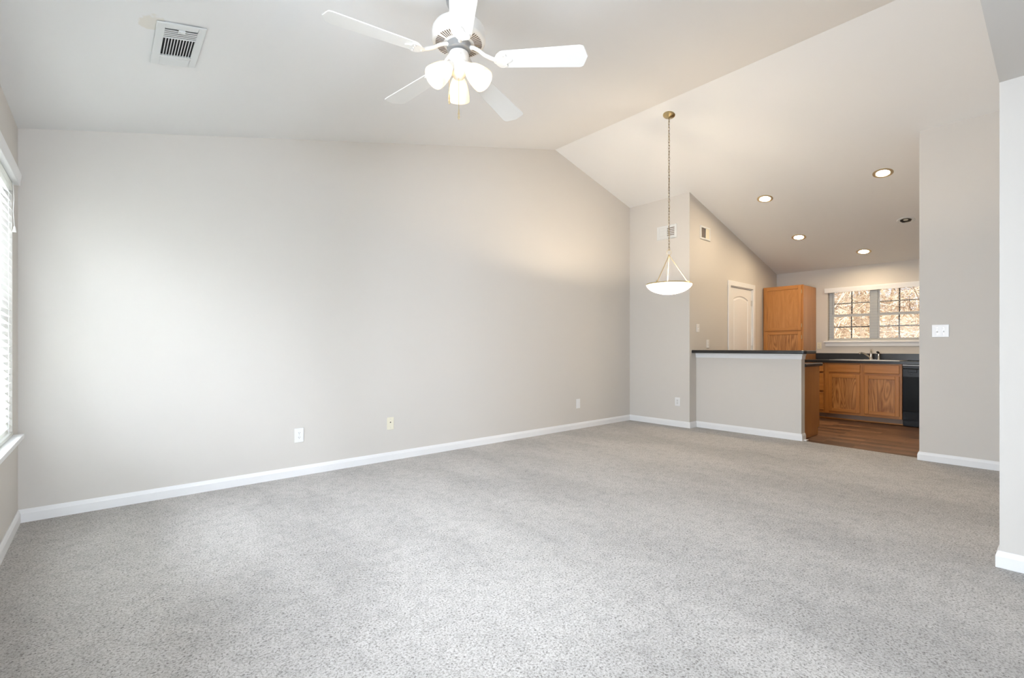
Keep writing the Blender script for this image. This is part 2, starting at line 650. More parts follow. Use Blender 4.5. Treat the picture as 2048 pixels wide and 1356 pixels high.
baseboard('baseboard_left', [(0, YB), (0, -.0145)], 'white baseboard below the window at far left')
baseboard('baseboard_back', [(0, 0), (BX - .0145, 0)], 'long white baseboard along the gable wall')
baseboard('baseboard_far', [(BX, 0), (BX, Y1), (PX - .0145, Y1)], 'white baseboard under the wall behind the pendant')
baseboard('baseboard_peninsula', [(PX, Y1), (PX, YP), (PX + .115, YP)], 'white baseboard around the low half wall', 1)
baseboard('baseboard_right', [(EX + .12, Y2), (EX, Y2), (EX, YF)], 'white baseboard under the double light switch', 1)
baseboard('baseboard_entry', [(FX + WT, YF), (FX, YF), (FX, YB)], 'white baseboard corner at the far right edge', 1)
mb = MB()
mb.box((PX + .03, YP - .045, 0), (PX + .10, YP - BT, .012))
struct('trim_1', mb, 'trim_paint', 'small white transition strip at the end of the half wall', 'trim', .003)

# moulding under the bar top
mb = MB()
prof = [(0.0005, .972), (.006, .972), (.008, .985), (.010, 1.008), (.018, 1.022), (.020, 1.036), (0.0005, 1.036)]
mb.loft([[(PX - a, Y1, b) for a, b in prof], [(PX - a, YP - a, b) for a, b in prof]])
mb.loft([[(PX - a, YP - a, b) for a, b in prof], [(PX + .115, YP - a, b) for a, b in prof]])
struct('trim_2', mb, 'trim_paint', 'white moulding under the black bar top', 'moulding')

# ------------------------------------------------------------------ pantry door
d = thing('door_1', (DX0, Y1, 0), 'white arched panel door in the kitchen side wall', 'door', kind='structure')


def offset_poly(poly, d_):
    n = len(poly)
    out = []
    for i in range(n):
        p0, p1, p2 = Vector(poly[i - 1]), Vector(poly[i]), Vector(poly[(i + 1) % n])
        e1, e2 = (p1 - p0).normalized(), (p2 - p1).normalized()
        n1, n2 = Vector((-e1.y, e1.x)), Vector((-e2.y, e2.x))
        b = (n1 + n2)
        b = b / max(b.length_squared, .3) * 2
        out.append(tuple(p1 + b * d_))
    return out


def door_slab(x0, x1, z0, z1, yf, th):
    """moulded two panel door, arched upper panel, facing -y"""
    bm = bmesh.new()
    W = x1 - x0
    m = .118 * W / .76
    arch = [(x0 + m, 1.02), (x1 - m, 1.02), (x1 - m, 1.875)]
    for i in range(1, 14):
        t = i / 14
        arch.append((x1 - m - (W - 2 * m) * t, 1.875 + .058 * math.sin(PI * t) ** .8))
    arch.append((x0 + m, 1.875))
    low = [(x0 + m, .22), (x1 - m, .22), (x1 - m, .86), (x0 + m, .86)]
    outer = [(x0, z0), (x1, z0), (x1, z1), (x0, z1)]
    edges = []

    def loop(poly, y):
        vs_ = [bm.verts.new((p[0], y, p[1])) for p in poly]
        es = [bm.edges.new((vs_[i], vs_[(i + 1) % len(vs_)])) for i in range(len(vs_))]
        return vs_, es
    ov, oe = loop(outer, yf)
    edges += oe
    holes = []
    for pl in (arch, low):
        hv, he = loop(pl, yf)
        edges += he
        holes.append((pl, hv))
    bmesh.ops.triangle_fill(bm, use_beauty=True, use_dissolve=False, edges=edges)
    for pl, hv in holes:
        prev = hv
        for off, dep in ((.012, .009), (.026, .009), (.046, .002)):
            q = offset_poly(pl, off)
            nv = [bm.verts.new((p[0], yf + dep, p[1])) for p in q]
            for i in range(len(nv)):
                bm.faces.new((prev[i], prev[(i + 1) % len(nv)], nv[(i + 1) % len(nv)], nv[i]))
            prev = nv
        bm.faces.new(prev)
    bv = [bm.verts.new((p[0], yf + th, p[1])) for p in outer]
    bm.faces.new(bv)
    for i in range(4):
        bm.faces.new((ov[i], ov[(i + 1) % 4], bv[(i + 1) % 4], bv[i]))
    bmesh.ops.recalc_face_normals(bm, faces=bm.faces)
    return bm


bm = door_slab(DX0 + .022, DX1 - .022, .012, DZ - .022, Y1 + .012, .035)
o0 = WORLD_ORIGIN[d.name]
for v_ in bm.verts:
    v_.co -= o0
me = bpy.data.meshes.new('slab')
bm.to_mesh(me)
bm.free()
me.materials.append(MATS['trim_paint'])
slab = bpy.data.objects.new('slab', me)
COL.objects.link(slab)
slab.parent = d
WORLD_ORIGIN[slab.name] = o0
mb = MB()
cw = .072
for x0, x1, z0, z1 in ((DX0 - cw, DX0 + .005, 0, DZ + cw), (DX1 - .005, DX1 + cw, 0, DZ + cw), (DX0, DX1, DZ - .005, DZ + cw)):
    mb.box((x0, Y1 - .016, z0), (x1, Y1 - .0005, z1))
mb.build('casing', 'trim_paint', d, bevel=.005)
mb = MB()
mb.box((DX0, Y1 + .0005, 0), (DX0 + .018, Y1 + .12, DZ)).box((DX1 - .018, Y1 + .0005, 0), (DX1, Y1 + .12, DZ)).box((DX0, Y1 + .0005, DZ - .018), (DX1, Y1 + .12, DZ))
mb.box((DX0 + .018, Y1 + .047, 0), (DX0 + .03, Y1 + .08, DZ - .018)).box((DX1 - .03, Y1 + .047, 0), (DX1 - .018, Y1 + .08, DZ - .018)).box((DX0 + .018, Y1 + .047, DZ - .03), (DX1 - .018, Y1 + .08, DZ - .018))
mb.build('jamb', 'trim_paint', d)
for z in (1.84, 1.10, .30):
    mb = MB()
    mb.tube([(DX1 - .020, Y1 + .004, z - .045), (DX1 - .020, Y1 + .004, z + .045)], .007, 10)
    mb.box((DX1 - .045, Y1 + .009, z - .044), (DX1 - .020, Y1 + .013, z + .044))
    hg = mb.build('hinge', 'steel', d)

# ------------------------------------------------------------------ kitchen window
w = WK
k1 = thing('window_1', (KX + .09, (w['y0'] + w['y1']) / 2, w['z0']), 'double kitchen window over the sink looking into bare woods', 'window', kind='structure')
XW = KX + .085
YM = -2.387
mb = MB()
e = .001
fr = .040
mb.box((XW, w['y0'] + e, w['z0'] + e), (XW + .05, w['y0'] + fr, w['z1'] - e)).box((XW, w['y1'] - fr, w['z0'] + e), (XW + .05, w['y1'] - e, w['z1'] - e))
mb.box((XW, w['y0'] + fr, w['z0'] + e), (XW + .05, w['y1'] - fr, w['z0'] + .024)).box((XW, w['y0'] + fr, w['z1'] - .03), (XW + .05, w['y1'] - fr, w['z1'] - e))
mb.box((XW - .004, YM - .040, w['z0'] + .024), (XW + .05, YM + .040, w['z1'] - .03))
mb.build('window_frame', 'vinyl_frame', k1, bevel=.004)
for ya, yb in ((YM + .040, w['y1'] - fr), (w['y0'] + fr, YM - .040)):
    for za, zb, dx in ((w['z0'] + .024, 1.655, 0), (1.620, w['z1'] - .03, .022)):
        s = .024
        mb = MB()
        x0, x1 = XW + .004 + dx, XW + .024 + dx
        mb.box((x0, ya, za), (x1, ya + s, zb)).box((x0, yb - s, za), (x1, yb, zb))
        mb.box((x0, ya + s, za), (x1, yb - s, za + (s if dx == 0 else .030))).box((x0, ya + s, zb - (.030 if dx == 0 else s)), (x1, yb - s, zb))
        sash = mb.build('sash', 'vinyl_frame', k1, bevel=.002)
        mb = MB()
        mb.box((x0 + .009, ya + s - .004, za + s - .004), (x0 + .012, yb - s + .004, zb - s + .004))
        mb.build('pane', 'window_glass', sash)
        mb = MB()
        ym, zm = (ya + yb) / 2, (za + zb) / 2 + .002
        mb.box((x0 + .013, ym - .0085, za + s), (x0 + .018, ym + .0085, zb - s)).box((x0 + .013, ya + s, zm - .0085), (x0 + .018, yb - s, zm + .0085))
        mb.build('muntins', 'muntin_backlit_tone', sash)
mb = MB()
mb.box((KX - .042, w['y0'] - .05, 1.193), (KX - .0005, w['y1'] + .05, w['z0'])).box((KX - .0005, w['y0'] + .001, w['z0'] - .0005), (XW - .001, w['y1'] - .001, w['z0'] + .010))
mb.build('window_sill', 'trim_paint', k1, bevel=.004)
mb = MB()
mb.box((KX - .016, w['y0'] - .03, 1.132), (KX - .0005, w['y1'] + .03, 1.192))
mb.build('apron', 'trim_paint', k1, bevel=.004)


def blinds(name, x_of, sgn, w_, slat_w, pitch, tilt, zt, zb, label, val, cords, th=.0016):
    """x_of: plane of the slat centres; sgn: direction into the room"""
    b = thing(name, (x_of, (w_['y0'] + w_['y1']) / 2, zb), label, 'blinds')
    ya, yb = w_['y0'] + .006, w_['y1'] - .006
    mb = MB()
    z = zb + .03
    while z < zt - .045:
        c, s_ = math.cos(tilt), math.sin(tilt)
        pts = []
        for k in range(5):
            t = (k / 4 - .5) * slat_w
            bow = .0012 * (1 - (2 * t / slat_w) ** 2)
            pts.append((t, bow))
        top = [(x_of + sgn * (t * c - h_ * s_ * 0), z - t * s_ + h_ * c) for t, h_ in pts]
        bot = [(x_, z_ - th) for x_, z_ in reversed(top)]
        mb.prism([(p[0], p[1]) for p in top + bot], 'y', ya, yb)
        z += pitch
    mb.build('slats', 'slat_white', b)
    mb = MB()
    mb.box((x_of - .022, ya, zt - .045), (x_of + .022, yb, zt - .002))
    mb.build('headrail', 'slat_white', b, bevel=.002)
    mb = MB()
    mb.box((x_of - slat_w * .48, ya, zb + .002), (x_of + slat_w * .48, yb, zb + .020))
    mb.build('bottom_rail', 'slat_white', b, bevel=.003)
    mb = MB()
    n = 4
    for i in range(n):
        y = ya + .10 + (yb - ya - .20) * i / (n - 1)
        for sx in (-1, 1):
            mb.tube([(x_of + sx * slat_w * .47 * math.cos(tilt), y, zb + .02), (x_of + sx * slat_w * .47 * math.cos(tilt), y, zt - .04)], .0010, 5)
    mb.build('ladder_cords', 'cord_white', b)
    mb = MB()
    x0, x1, z0, z1, oy = val
    prof = [(x0, z0), (x1 - sgn * .006, z0), (x1 - sgn * .004, z0 + (z1 - z0) * .3), (x1 - sgn * .0, z0 + (z1 - z0) * .75), (x1, z1), (x0, z1)]
    mb.prism(prof, 'y', w_['y0'] - oy, w_['y1'] + oy)
    mb.build('valance', 'trim_paint', b, bevel=.002)
    return b


kb = blinds('window_blind', KX + .045, -1, WK, .050, .0445, 0.05, 2.080, 1.226, 'open white slatted blinds in the kitchen window above the sink', (KX - .001, KX - .030, 2.018, 2.095, .040), None)

# ------------------------------------------------------------------ left window, plus an unseen one added for fill light
XL = -.135
for nm, w, lab in (('window_2', WL, 'tall bright window at the far left edge'), ('added_window_left', WM, 'unseen window added to the left wall for fill light, nearer the camera')):
    k2 = thing(nm, (-.10, (w['y0'] + w['y1']) / 2, w['z0']), lab, 'window', kind='structure')
    YL = (w['y0'] + w['y1']) / 2
    mb = MB()
    mb.box((XL, w['y0'] + e, w['z0'] + e), (XL + .06, w['y0'] + .05, w['z1'] - e)).box((XL, w['y1'] - .05, w['z0'] + e), (XL + .06, w['y1'] - e, w['z1'] - e))
    mb.box((XL, w['y0'] + .05, w['z0'] + e), (XL + .06, w['y1'] - .05, w['z0'] + .04)).box((XL, w['y0'] + .05, w['z1'] - .04), (XL + .06, w['y1'] - .05, w['z1'] - e))
    cols = [(w['y0'] + .05, w['y1'] - .05)]
    if nm == 'added_window_left':
        mb.box((XL, YL - .045, w['z0'] + .04), (XL + .06, YL + .045, w['z1'] - .04))
        cols = [(w['y0'] + .05, YL - .045), (YL + .045, w['y1'] - .05)]
    mb.build('window_frame', 'vinyl_frame', k2, bevel=.004)
    for ya, yb in cols:
        for za, zb, dx in ((w['z0'] + .04, 1.36, .026), (1.32, w['z1'] - .04, .004)):
            s = .035
            x0, x1 = XL + dx, XL + dx + .022
            mb = MB()
            mb.box((x0, ya, za), (x1, ya + s, zb)).box((x0, yb - s, za), (x1, yb, zb)).box((x0, ya + s, za), (x1, yb - s, za + s)).box((x0, ya + s, zb - s), (x1, yb - s, zb))
            sash = mb.build('sash', 'vinyl_frame', k2, bevel=.002)
            mb = MB()
            mb.box((x0 + .009, ya + s - .004, za + s - .004), (x0 + .012, yb - s + .004, zb - s + .004))
            mb.build('pane', 'window_glass', sash)
    mb = MB()
    mb.box((.0005, w['y0'] - .036, w['z0'] - .022), (.047, w['y1'] + .036, w['z0'] + .004)).box((-.074, w['y0'] + .001, w['z0'] + .0005), (.0005, w['y1'] - .001, w['z0'] + .004))
    mb.build('window_sill', 'trim_paint', k2, bevel=.004)
w = WL
lb = blinds('window_blind', -.020, 1, WL, .050, .043, 0.80, 2.095, .592, 'half closed white slatted blinds in the tall left window', (.0008, .036, 2.095, 2.168, .036), None)
mb = MB()
yc = w['y1'] - .03
for dy in (0, .012):
    mb.tube([(.006, yc - dy, 2.09), (.010, yc - dy + .006, 2.0), (.008, yc - dy - .006, 1.92), (.012, yc, 1.83)], .0013, 6)
mb.lathe([(0, .035), (.004, .034), (.009, .004), (.009, 0), (0, 0)], 12, Matrix.Translation((.012, yc, 1.80)))
mb.build('lift_cord', 'cord_white', lb)

# unseen window behind the camera, added to let in fill light
k3 = thing('added_window_rear', (1.3, YB - .07, EW['z0']), 'wide unseen window added behind the camera for fill light', 'window', kind='structure')
mb = MB()
x0, x1, z0, z1 = EW['x0'] + e, EW['x1'] - e, EW['z0'] + e, EW['z1'] - e
mb.box((x0, YB - .11, z0), (x0 + .06, YB - .05, z1)).box((x1 - .06, YB - .11, z0), (x1, YB - .05, z1)).box((x0, YB - .11, z0), (x1, YB - .05, z0 + .06)).box((x0, YB - .11, z1 - .06), (x1, YB - .05, z1))
mb.box((1.26, YB - .11, z0), (1.34, YB - .05, z1))
mb.build('window_frame', 'vinyl_frame', k3, bevel=.004)
mb = MB()
mb.box((x0 + .05, YB - .083, z0 + .05), (x1 - .05, YB - .079, z1 - .05))
mb.build('pane', 'window_glass', k3)

# ------------------------------------------------------------------ bar top and counters
mb = MB()
bx0, bx1, by0, by1 = 6.575, 6.96, -2.392, Y1 - .001
pts = []
for cx_, cy_, a0 in ((bx0 + .04, by0 + .04, PI), (bx1 - .04, by0 + .04, 1.5 * PI)):
    for i in range(7):
        a = a0 + i / 6 * PI / 2
        pts.append((cx_ + .04 * math.cos(a), cy_ + .04 * math.sin(a)))
pts += [(bx1, by1), (bx0, by1)]
mb.prism(pts, 'z', 1.037, 1.077)
tag(mb.build('bar_top', 'black_laminate', loc=(6.76, -1.68, 1.037), bevel=.008), 'black laminate bar top on the low half wall', 'bar top')

mb = MB()
mb.box((PX + .116, YP - .012, .876), (7.445, Y1 - .001, .914))
lc = tag(mb.build('countertop', 'black_laminate', loc=(7.13, -1.65, .876), bevel=.006), 'lower black counter behind the half wall, below the bar top', 'countertop')

pc = thing('base_cabinet', (7.1, -1.64, 0), 'oak base cabinet behind the half wall showing its plain end panel', 'cabinet')
mb = MB()
mb.prism([(PX + .120, 0), (7.335, 0), (7.335, .095), (7.400, .095), (7.400, .8755), (PX + .120, .8755)], 'y', -2.288, Y1 - .003)
mb.build('body', 'oak_side', pc, bevel=.002)
mb = MB()
mb.box((7.320, -2.2895, .012), (7.334, -2.2885, .115))
mb.build('shoe_strip', 'oak_vertical', pc)
for i in range(3):
    ya = -2.26 + i * .415
    mb = MB()
    mb.box((7.4005, ya, .13), (7.419, ya + .395, .69))
    mb.build('door', 'oak_panel', pc, bevel=.004)
    mb = MB()
    mb.box((7.4005, ya, .73), (7.419, ya + .395, .855))
    mb.build('drawer_front', 'oak_horizontal', pc, bevel=.004)

# back counter with a sink cut-out
CX0, CX1 = 8.93, KX - .001
CY0, CY1 = -3.46, -1.604
SX0, SX1, SY0, SY1 = 9.02, 9.50, -2.80, -1.975
mb = MB()
mb.box((CX0, CY0, .876), (SX0, CY1, .914)).box((SX1, CY0, .876), (CX1, CY1, .914)).box((SX0, CY0, .876), (SX1, SY0, .914)).box((SX0, SY1, .876), (SX1, CY1, .914))
ct = mb.build('countertop', 'black_laminate', loc=(9.26, -2.5, .876))
tag(ct, 'black laminate counter under the kitchen window with the sink in it', 'countertop')
mb = MB()
mb.box((CX1 - .019, CY0, .9145), (CX1, CY1, 1.017))
bs = mb.build('backsplash', 'black_laminate', ct, bevel=.003)

sk = thing('kitchen_sink', ((SX0 + SX1) / 2, (SY0 + SY1) / 2, .914), 'stainless double bowl sink set in the black counter', 'sink')
mb = MB()
r0, r1 = .022, .03
zr = .9155
ys = (SY0 + SY1) / 2
mb.box((SX0 - r0, SY0 - r0, zr - .001), (SX0 + r1, SY1 + r0, zr + .006)).box((SX1 - .075, SY0 - r0, zr - .001), (SX1 + r0, SY1 + r0, zr + .006))
mb.box((SX0 + r1, SY0 - r0, zr - .001), (SX1 - .075, SY0 + r1, zr + .006)).box((SX0 + r1, SY1 - r1, zr - .001), (SX1 - .075, SY1 + r0, zr + .006))
mb.box((SX0 + r1, ys - .02, zr - .001), (SX1 - .075, ys + .02, zr + .006))
mb.build('rim', 'steel', sk, bevel=.003)
for ya, yb in ((SY0 + r1, ys - .02), (ys + .02, SY1 - r1)):
    mb = MB()
    xa, xb = SX0 + r1, SX1 - .075
    zb_ = .74

    def ring(i, z):
        return [(xa + i, ya + i, z), (xb - i, ya + i, z), (xb - i, yb - i, z), (xa + i, yb - i, z)]
    mb.loft([ring(0, zr), ring(.012, zb_ + .02), ring(.03, zb_)], False)
    mb.add(ring(.03, zb_), [(0, 1, 2, 3)])
    mb.lathe([(0, zb_ + .003), (.03, zb_ + .003), (.04, zb_ + .001)], 20, Matrix.Translation(((xa + xb) / 2, (ya + yb) / 2, 0)))
    mb.build('bowl', 'steel', sk)

fa = thing('faucet', (9.465, -2.387, .9215), 'chrome single lever faucet on the kitchen sink', 'faucet')
mb = MB()
mb.lathe([(0, .9225), (.030, .9225), (.030, .930), (.024, .938), (.020, .96), (.018, 1.0), (.019, 1.018), (.012, 1.03), (0, 1.032)], 24, Matrix.Translation((9.465, -2.387, 0)))
mb.box((9.44, -2.457, .9222), (9.49, -2.30, .928))
mb.build('body', 'chrome', fa)
mb = MB()
P = [(9.455, -2.380, .955), (9.42, -2.355, .985), (9.36, -2.325, 1.020), (9.30, -2.300, 1.036), (9.275, -2.290, 1.030), (9.270, -2.288, 1.012)]
mb.tube(P, [.013, .013, .012, .011, .011, .010], 12)
mb.build('spout', 'chrome', fa)
mb = MB()
mb.tube([(9.465, -2.387, 1.022), (9.462, -2.388, 1.045), (9.450, -2.389, 1.068), (9.435, -2.390, 1.085)], [.013, .012, .008, .005], 12)
mb.build('lever', 'chrome', fa)
sp = thing('side_sprayer', (9.465, -2.484, .9215), 'chrome pull-out sprayer standing right of the faucet', 'sprayer')
mb = MB()
mb.lathe([(0, .9225), (.020, .9225), (.020, .930), (.014, .94), (.012, 1.01), (.013, 1.02)], 20, Matrix.Translation((9.465, -2.484, 0)))
mb.build('stem', 'chrome', sp)
mb = MB()
mb.tube([(9.468, -2.484, 1.015), (9.46, -2.480, 1.032), (9.44, -2.478, 1.042), (9.415, -2.474, 1.040)], [.013, .015, .015, .012], 12)
mb.build('spray_head', 'black_plastic', sp)

# ------------------------------------------------------------------ oak cabinets on the end wall
XF = 8.968


def panel_door(parent, y0, y1, z0, z1, xf=XF, stile=.048, rec=.009, th=.019, pmat='oak_panel'):
    """frame and flat recessed panel, facing -x"""
    mb = MB()
    xa, xb = xf - th, xf - .0005
    mb = MB()
    ym = (y0 + y1) / 2
    mb.box((xa + rec + .005, y0 + .004, z0 + .004), (xb, y1 - .004, z1 - .004))
    o = mb.build('door', 'oak_side', parent)
    for ya, yb in ((y0, y0 + stile), (y1 - stile, y1)):
        mb = MB()
        mb.box((xa, ya, z0), (xb - .001, yb, z1))
        mb.build('stile', 'oak_vertical', o, bevel=.004)
    for za, zb in ((z0, z0 + stile), (z1 - stile, z1)):
        mb = MB()
        mb.box((xa + .0006, y0 + stile + .0002, za), (xb - .001, y1 - stile - .0002, zb))
        mb.build('rail', 'oak_horizontal', o, bevel=.004)
    mb = MB()
    mb.box((xa + rec, y0 + stile - .004, z0 + stile - .004), (xa + rec + .005, y1 - stile + .004, z1 - stile + .004))
    mb.build('panel', pmat, o)
    return o


def drawer_front(parent, y0, y1, z0, z1, xf=XF, nm='drawer'):
    mb = MB()
    mb.box((xf - .019, y0, z0), (xf - .0005, y1, z1))
    return mb.build(nm, 'oak_horizontal', parent, bevel=.005)


def face_frame(parent, y0, y1, stiles, rails, z0, z1):
    for ya, yb in stiles:
        mb = MB()
        mb.box((XF, ya, z0), (XF + .019, yb, z1))
        mb.build('stile', 'oak_vertical', parent, bevel=.0015)
    for ya, yb, za, zb in rails:
        mb = MB()
        mb.box((XF + .0005, ya, za), (XF + .0185, yb, zb))
        mb.build('rail', 'oak_horizontal', parent)


sb = thing('sink_cabinet', (9.27, -2.378, 0), 'oak sink base cabinet with two doors under the window', 'cabinet')
a0, a1 = -2.852, -1.908
mb = MB()
mb.box((XF + .02, a0 + .001, .09), (KX - .003, a1, .70))
mb.build('body', 'oak_side', sb)
face_frame(sb, a0, a1, ((a0, a0 + .042), (a1 - .055, a1), (-2.412, -2.360)), ((a0 + .042, -2.412, .835, .8755), (-2.360, a1 - .055, .835, .8755), (a0 + .042, -2.412, .69, .74), (-2.360, a1 - .055, .69, .74), (a0 + .042, -2.412, .0905, .135), (-2.360, a1 - .055, .0905, .135)), .09, .8755)
drawer_front(sb, -2.364, -1.958, .733, .853, nm='false_drawer_front')
drawer_front(sb, -2.824, -2.414, .733, .853, nm='false_drawer_front')
panel_door(sb, -2.362, -1.958, .128, .697)
panel_door(sb, -2.824, -2.416, .128, .697)
mb = MB()
mb.box((9.045, a0 + .001, 0), (9.058, a1, .0895))
mb.build('toe_board', 'toe_board', sb)
mb = MB()
mb.box((9.036, a0 + .001, 0), (9.0445, a1, .020))
mb.build('shoe_strip', 'oak_horizontal', sb, bevel=.003)

db = thing('drawer_cabinet', (9.27, -1.756, 0), 'narrow oak drawer cabinet between the tall pantry and sink base', 'cabinet')
b0, b1 = -1.907, -1.605
mb = MB()
mb.box((XF + .02, b0, .09), (KX - .003, b1, .8755))
mb.build('body', 'oak_side', db)
face_frame(db, b0, b1, ((b0, b0 + .028), (b1 - .035, b1)), ((b0 + .028, b1 - .035, .845, .8755), (b0 + .028, b1 - .035, .0905, .125)), .09, .8755)
for za, zb in ((.733, .855), (.437, .704), (.136, .407)):
    drawer_front(db, -1.892, -1.622, za, zb)
mb = MB()
mb.box((9.045, b0 + .0005, 0), (9.058, b1, .0895))
mb.build('toe_board', 'toe_board', db)
mb = MB()
mb.box((9.036, b0 + .0005, 0), (9.0445, b1, .020))
mb.build('shoe_strip', 'oak_horizontal', db, bevel=.003)

pt = thing('pantry_cabinet', (9.28, -1.30, 0), 'tall oak pantry cabinet standing left of the kitchen window', 'cabinet')
c0, c1 = -1.6025, -.992
mb = MB()
mb.box((XF + .02, c0 + .0005, .09), (KX - .003, c1, 2.125)).box((9.045, c0 + .0005, 0), (KX - .003, c1, .09))
mb.build('body', 'oak_side', pt, bevel=.002)
face_frame(pt, c0, c1, ((c0, c0 + .03), (c1 - .03, c1)), ((c0 + .03, c1 - .03, 2.10, 2.1295), (c0 + .03, c1 - .03, 1.355, 1.41), (c0 + .03, c1 - .03, .0905, .125)), .09, 2.13)
panel_door(pt, -1.580, -1.016, 1.390, 2.113, pmat='oak_fine')
panel_door(pt, -1.580, -1.016, .115, 1.372, stile=.05)
for z in (2.02, 1.47, 1.28, .22):
    mb = MB()
    mb.tube([(XF - .014, -1.5835, z - .03), (XF - .014, -1.5835, z + .03)], .006, 8)
    mb.build('hinge', 'brass', pt)

# ------------------------------------------------------------------ dishwasher
dw = thing('dishwasher', (9.25, -3.155, 0), 'black dishwasher at the right end of the kitchen counter', 'dishwasher')
d0, d1 = -3.455, -2.858
mb = MB()
mb.box((8.975, d0, .02), (9.55, d1, .865))
mb.build('body', 'black_plastic', dw)
mb = MB()
mb.box((8.945, d0 + .002, .215), (8.9745, d1 - .002, .692))
mb.build('door_panel', 'black_panel', dw, bevel=.006)
mb = MB()
mb.box((8.938, d0 + .002, .697), (8.9745, d1 - .002, .812)).box((8.950, d0 + .002, .8125), (8.9745, d1 - .002, .852))
cp_ = mb.build('control_panel', 'black_plastic', dw, bevel=.006)
mb = MB()
mb.box((8.924, -3.02, .762), (8.9375, -2.925, .805))
mb.build('latch_handle', 'black_plastic', cp_, bevel=.004)
mb = MB()
mb.lathe([(0, .016), (.016, .015), (.018, 0)], 20, Matrix.Translation((8.9375, -2.955, .745)) @ Matrix.Rotation(-PI / 2, 4, 'Y'))
mb.build('dial', 'black_plastic', cp_)
mb = MB()
mb.box((8.958, d0 + .002, .085), (8.9745, d1 - .002, .212))
mb.build('lower_panel', 'black_panel', dw, bevel=.004)
mb = MB()
mb.box((9.01, d0 + .004, .003), (9.03, d1 - .004, .083))
mb.build('kick_plate', 'black_plastic', dw)
mb = MB()
mb.box((8.952, d0 + .002, .856), (8.9745, d1 - .002, .868))
mb.build('top_strip', 'vinyl_frame', dw)

# ------------------------------------------------------------------ wall plates


def plate_thing(name, c, n, wd, ht, label, cat, kind, mat='plate_white'):
    """c centre on the wall, n outward wall normal"""
    c = Vector(c)
    n = Vector(n)
    u = Vector((0, 0, 1)).cross(n).normalized()          # to the right seen from the room
    z = Vector((0, 0, 1))
    t = thing(name, tuple(c), label, cat)

    def bx(mb, du, dz, wu, wz, d0_, d1_):
        a = c + u * (du - wu / 2) + z * (dz - wz / 2) + n * d0_
        b = c + u * (du + wu / 2) + z * (dz + wz / 2) + n * d1_
        mb.box(a, b)

    def rod(mb, du, dz, r, d0_, d1_, seg=14):
        a = c + u * du + z * dz
        mb.tube([a + n * d0_, a + n * d1_], r, seg)
    mb = MB()
    bx(mb, 0, 0, wd, ht, .0006, .0058)
    mb.build('cover_plate', mat, t, bevel=.0035)
    if kind == 'duplex':
        for dz in (.0195, -.0195):
            mb = MB()
            pts = []
            for k in range(24):
                a = 2 * PI * k / 24
                pts.append((max(-.0165, min(.0165, .0172 * math.cos(a) * 1.05)), max(-.0125, min(.0125, .0172 * math.sin(a)))))
            mb.loft([[c + u * p + z * (q + dz) + n * .0056 for p, q in pts], [c + u * p + z * (q + dz) + n * .0075 for p, q in pts]])
            rc = mb.build('receptacle', mat, t)
            mb = MB()
            bx(mb, -.0065, dz + .003, .0022, .0075, .0072, .0079)
            bx(mb, .0065, dz + .003, .0022, .0062, .0072, .0079)
            rod(mb, 0, dz - .0068, .0024, .0072, .0079)
            mb.build('slots', 'dark_slot', rc)
        mb = MB()
        rod(mb, 0, 0, .003, .0055, .0068)
        mb.build('screw', 'steel', t)
    elif kind == 'jack':
        mb = MB()
        rod(mb, 0, .012, .006, .0056, .0065)
        mb.build('jack_hole', 'dark_slot', t)
        for dz in (.042, -.042):
            mb = MB()
            rod(mb, 0, dz, .004, .0056, .007)
            mb.build('screw', 'steel', t)
    elif kind == 'blank':
        for dz in (.030, -.030):
            mb = MB()
            rod(mb, 0, dz, .003, .0056, .0066)
            mb.build('screw', mat, t)
        mb = MB()
        bx(mb, 0, -.012, .034, .045, .0056, .0070)
        mb.build('insert', mat, t, bevel=.001)
    elif kind == 'decora':
        mb = MB()
        bx(mb, 0, 0, .034, .068, .0056, .0074)
        rc = mb.build('receptacle', 'vinyl_frame', t, bevel=.001)
        for dz in (.019, -.019):
            mb = MB()
            bx(mb, -.0065, dz + .003, .002, .007, .0072, .0079)
            bx(mb, .0065, dz + .003, .002, .006, .0072, .0079)
            rod(mb, 0, dz - .007, .0022, .0072, .0079)
            mb.build('slots', 'dark_slot', rc)
    elif kind in ('toggle1', 'toggle2'):
        offs = (0,) if kind == 'toggle1' else (-.023, .023)
        for du in offs:
            mb = MB()
            bx(mb, du, 0, .0105, .024, .0050, .0063)
            sl = mb.build('toggle_slot', 'grey_metal', t)
            mb = MB()
            a = c + u * du + z * -.003
            mb.tube([a + n * .005, a + n * .013 - z * .006, a + n * .016 - z * .009], [.0046, .0042, .0036], 8)
            mb.build('toggle', mat, sl)
            for dz in (.030, -.030):
                mb = MB()
                rod(mb, du, dz, .003, .0056, .0066)
                mb.build('screw', 'steel', t)
    return t


plate_thing('wall_outlet', (1.698, 0, .352), (0, -1, 0), .076, .122, 'white duplex outlet on the gable wall, nearest the left window', 'outlet', 'duplex')
plate_thing('wall_plate', (2.554, 0, .364), (0, -1, 0), .072, .120, 'almond cable plate with a dark centre hole on the gable wall', 'wall plate', 'jack', 'plate_almond')
plate_thing('wall_plate', (5.334, 0, .344), (0, -1, 0), .078, .128, 'white wall plate near the far corner of the gable wall', 'wall plate', 'blank')
plate_thing('wall_outlet', (BX, -.800, .349), (-1, 0, 0), .076, .120, 'white outlet low on the wall behind the pendant lamp', 'outlet', 'decora')
plate_thing('light_switch', (EX, -3.560, 1.274), (-1, 0, 0), .124, .120, 'double toggle light switch on the right wall', 'light switch', 'toggle2')
plate_thing('light_switch', (6.748, Y1, 1.386), (0, -1, 0), .080, .115, 'single white light switch above the left end of the bar', 'light switch', 'toggle1')
plate_thing('wall_outlet', (7.036, Y1, 1.165), (0, -1, 0), .072, .120, 'white outlet just above the bar top, below the single switch', 'outlet', 'duplex')
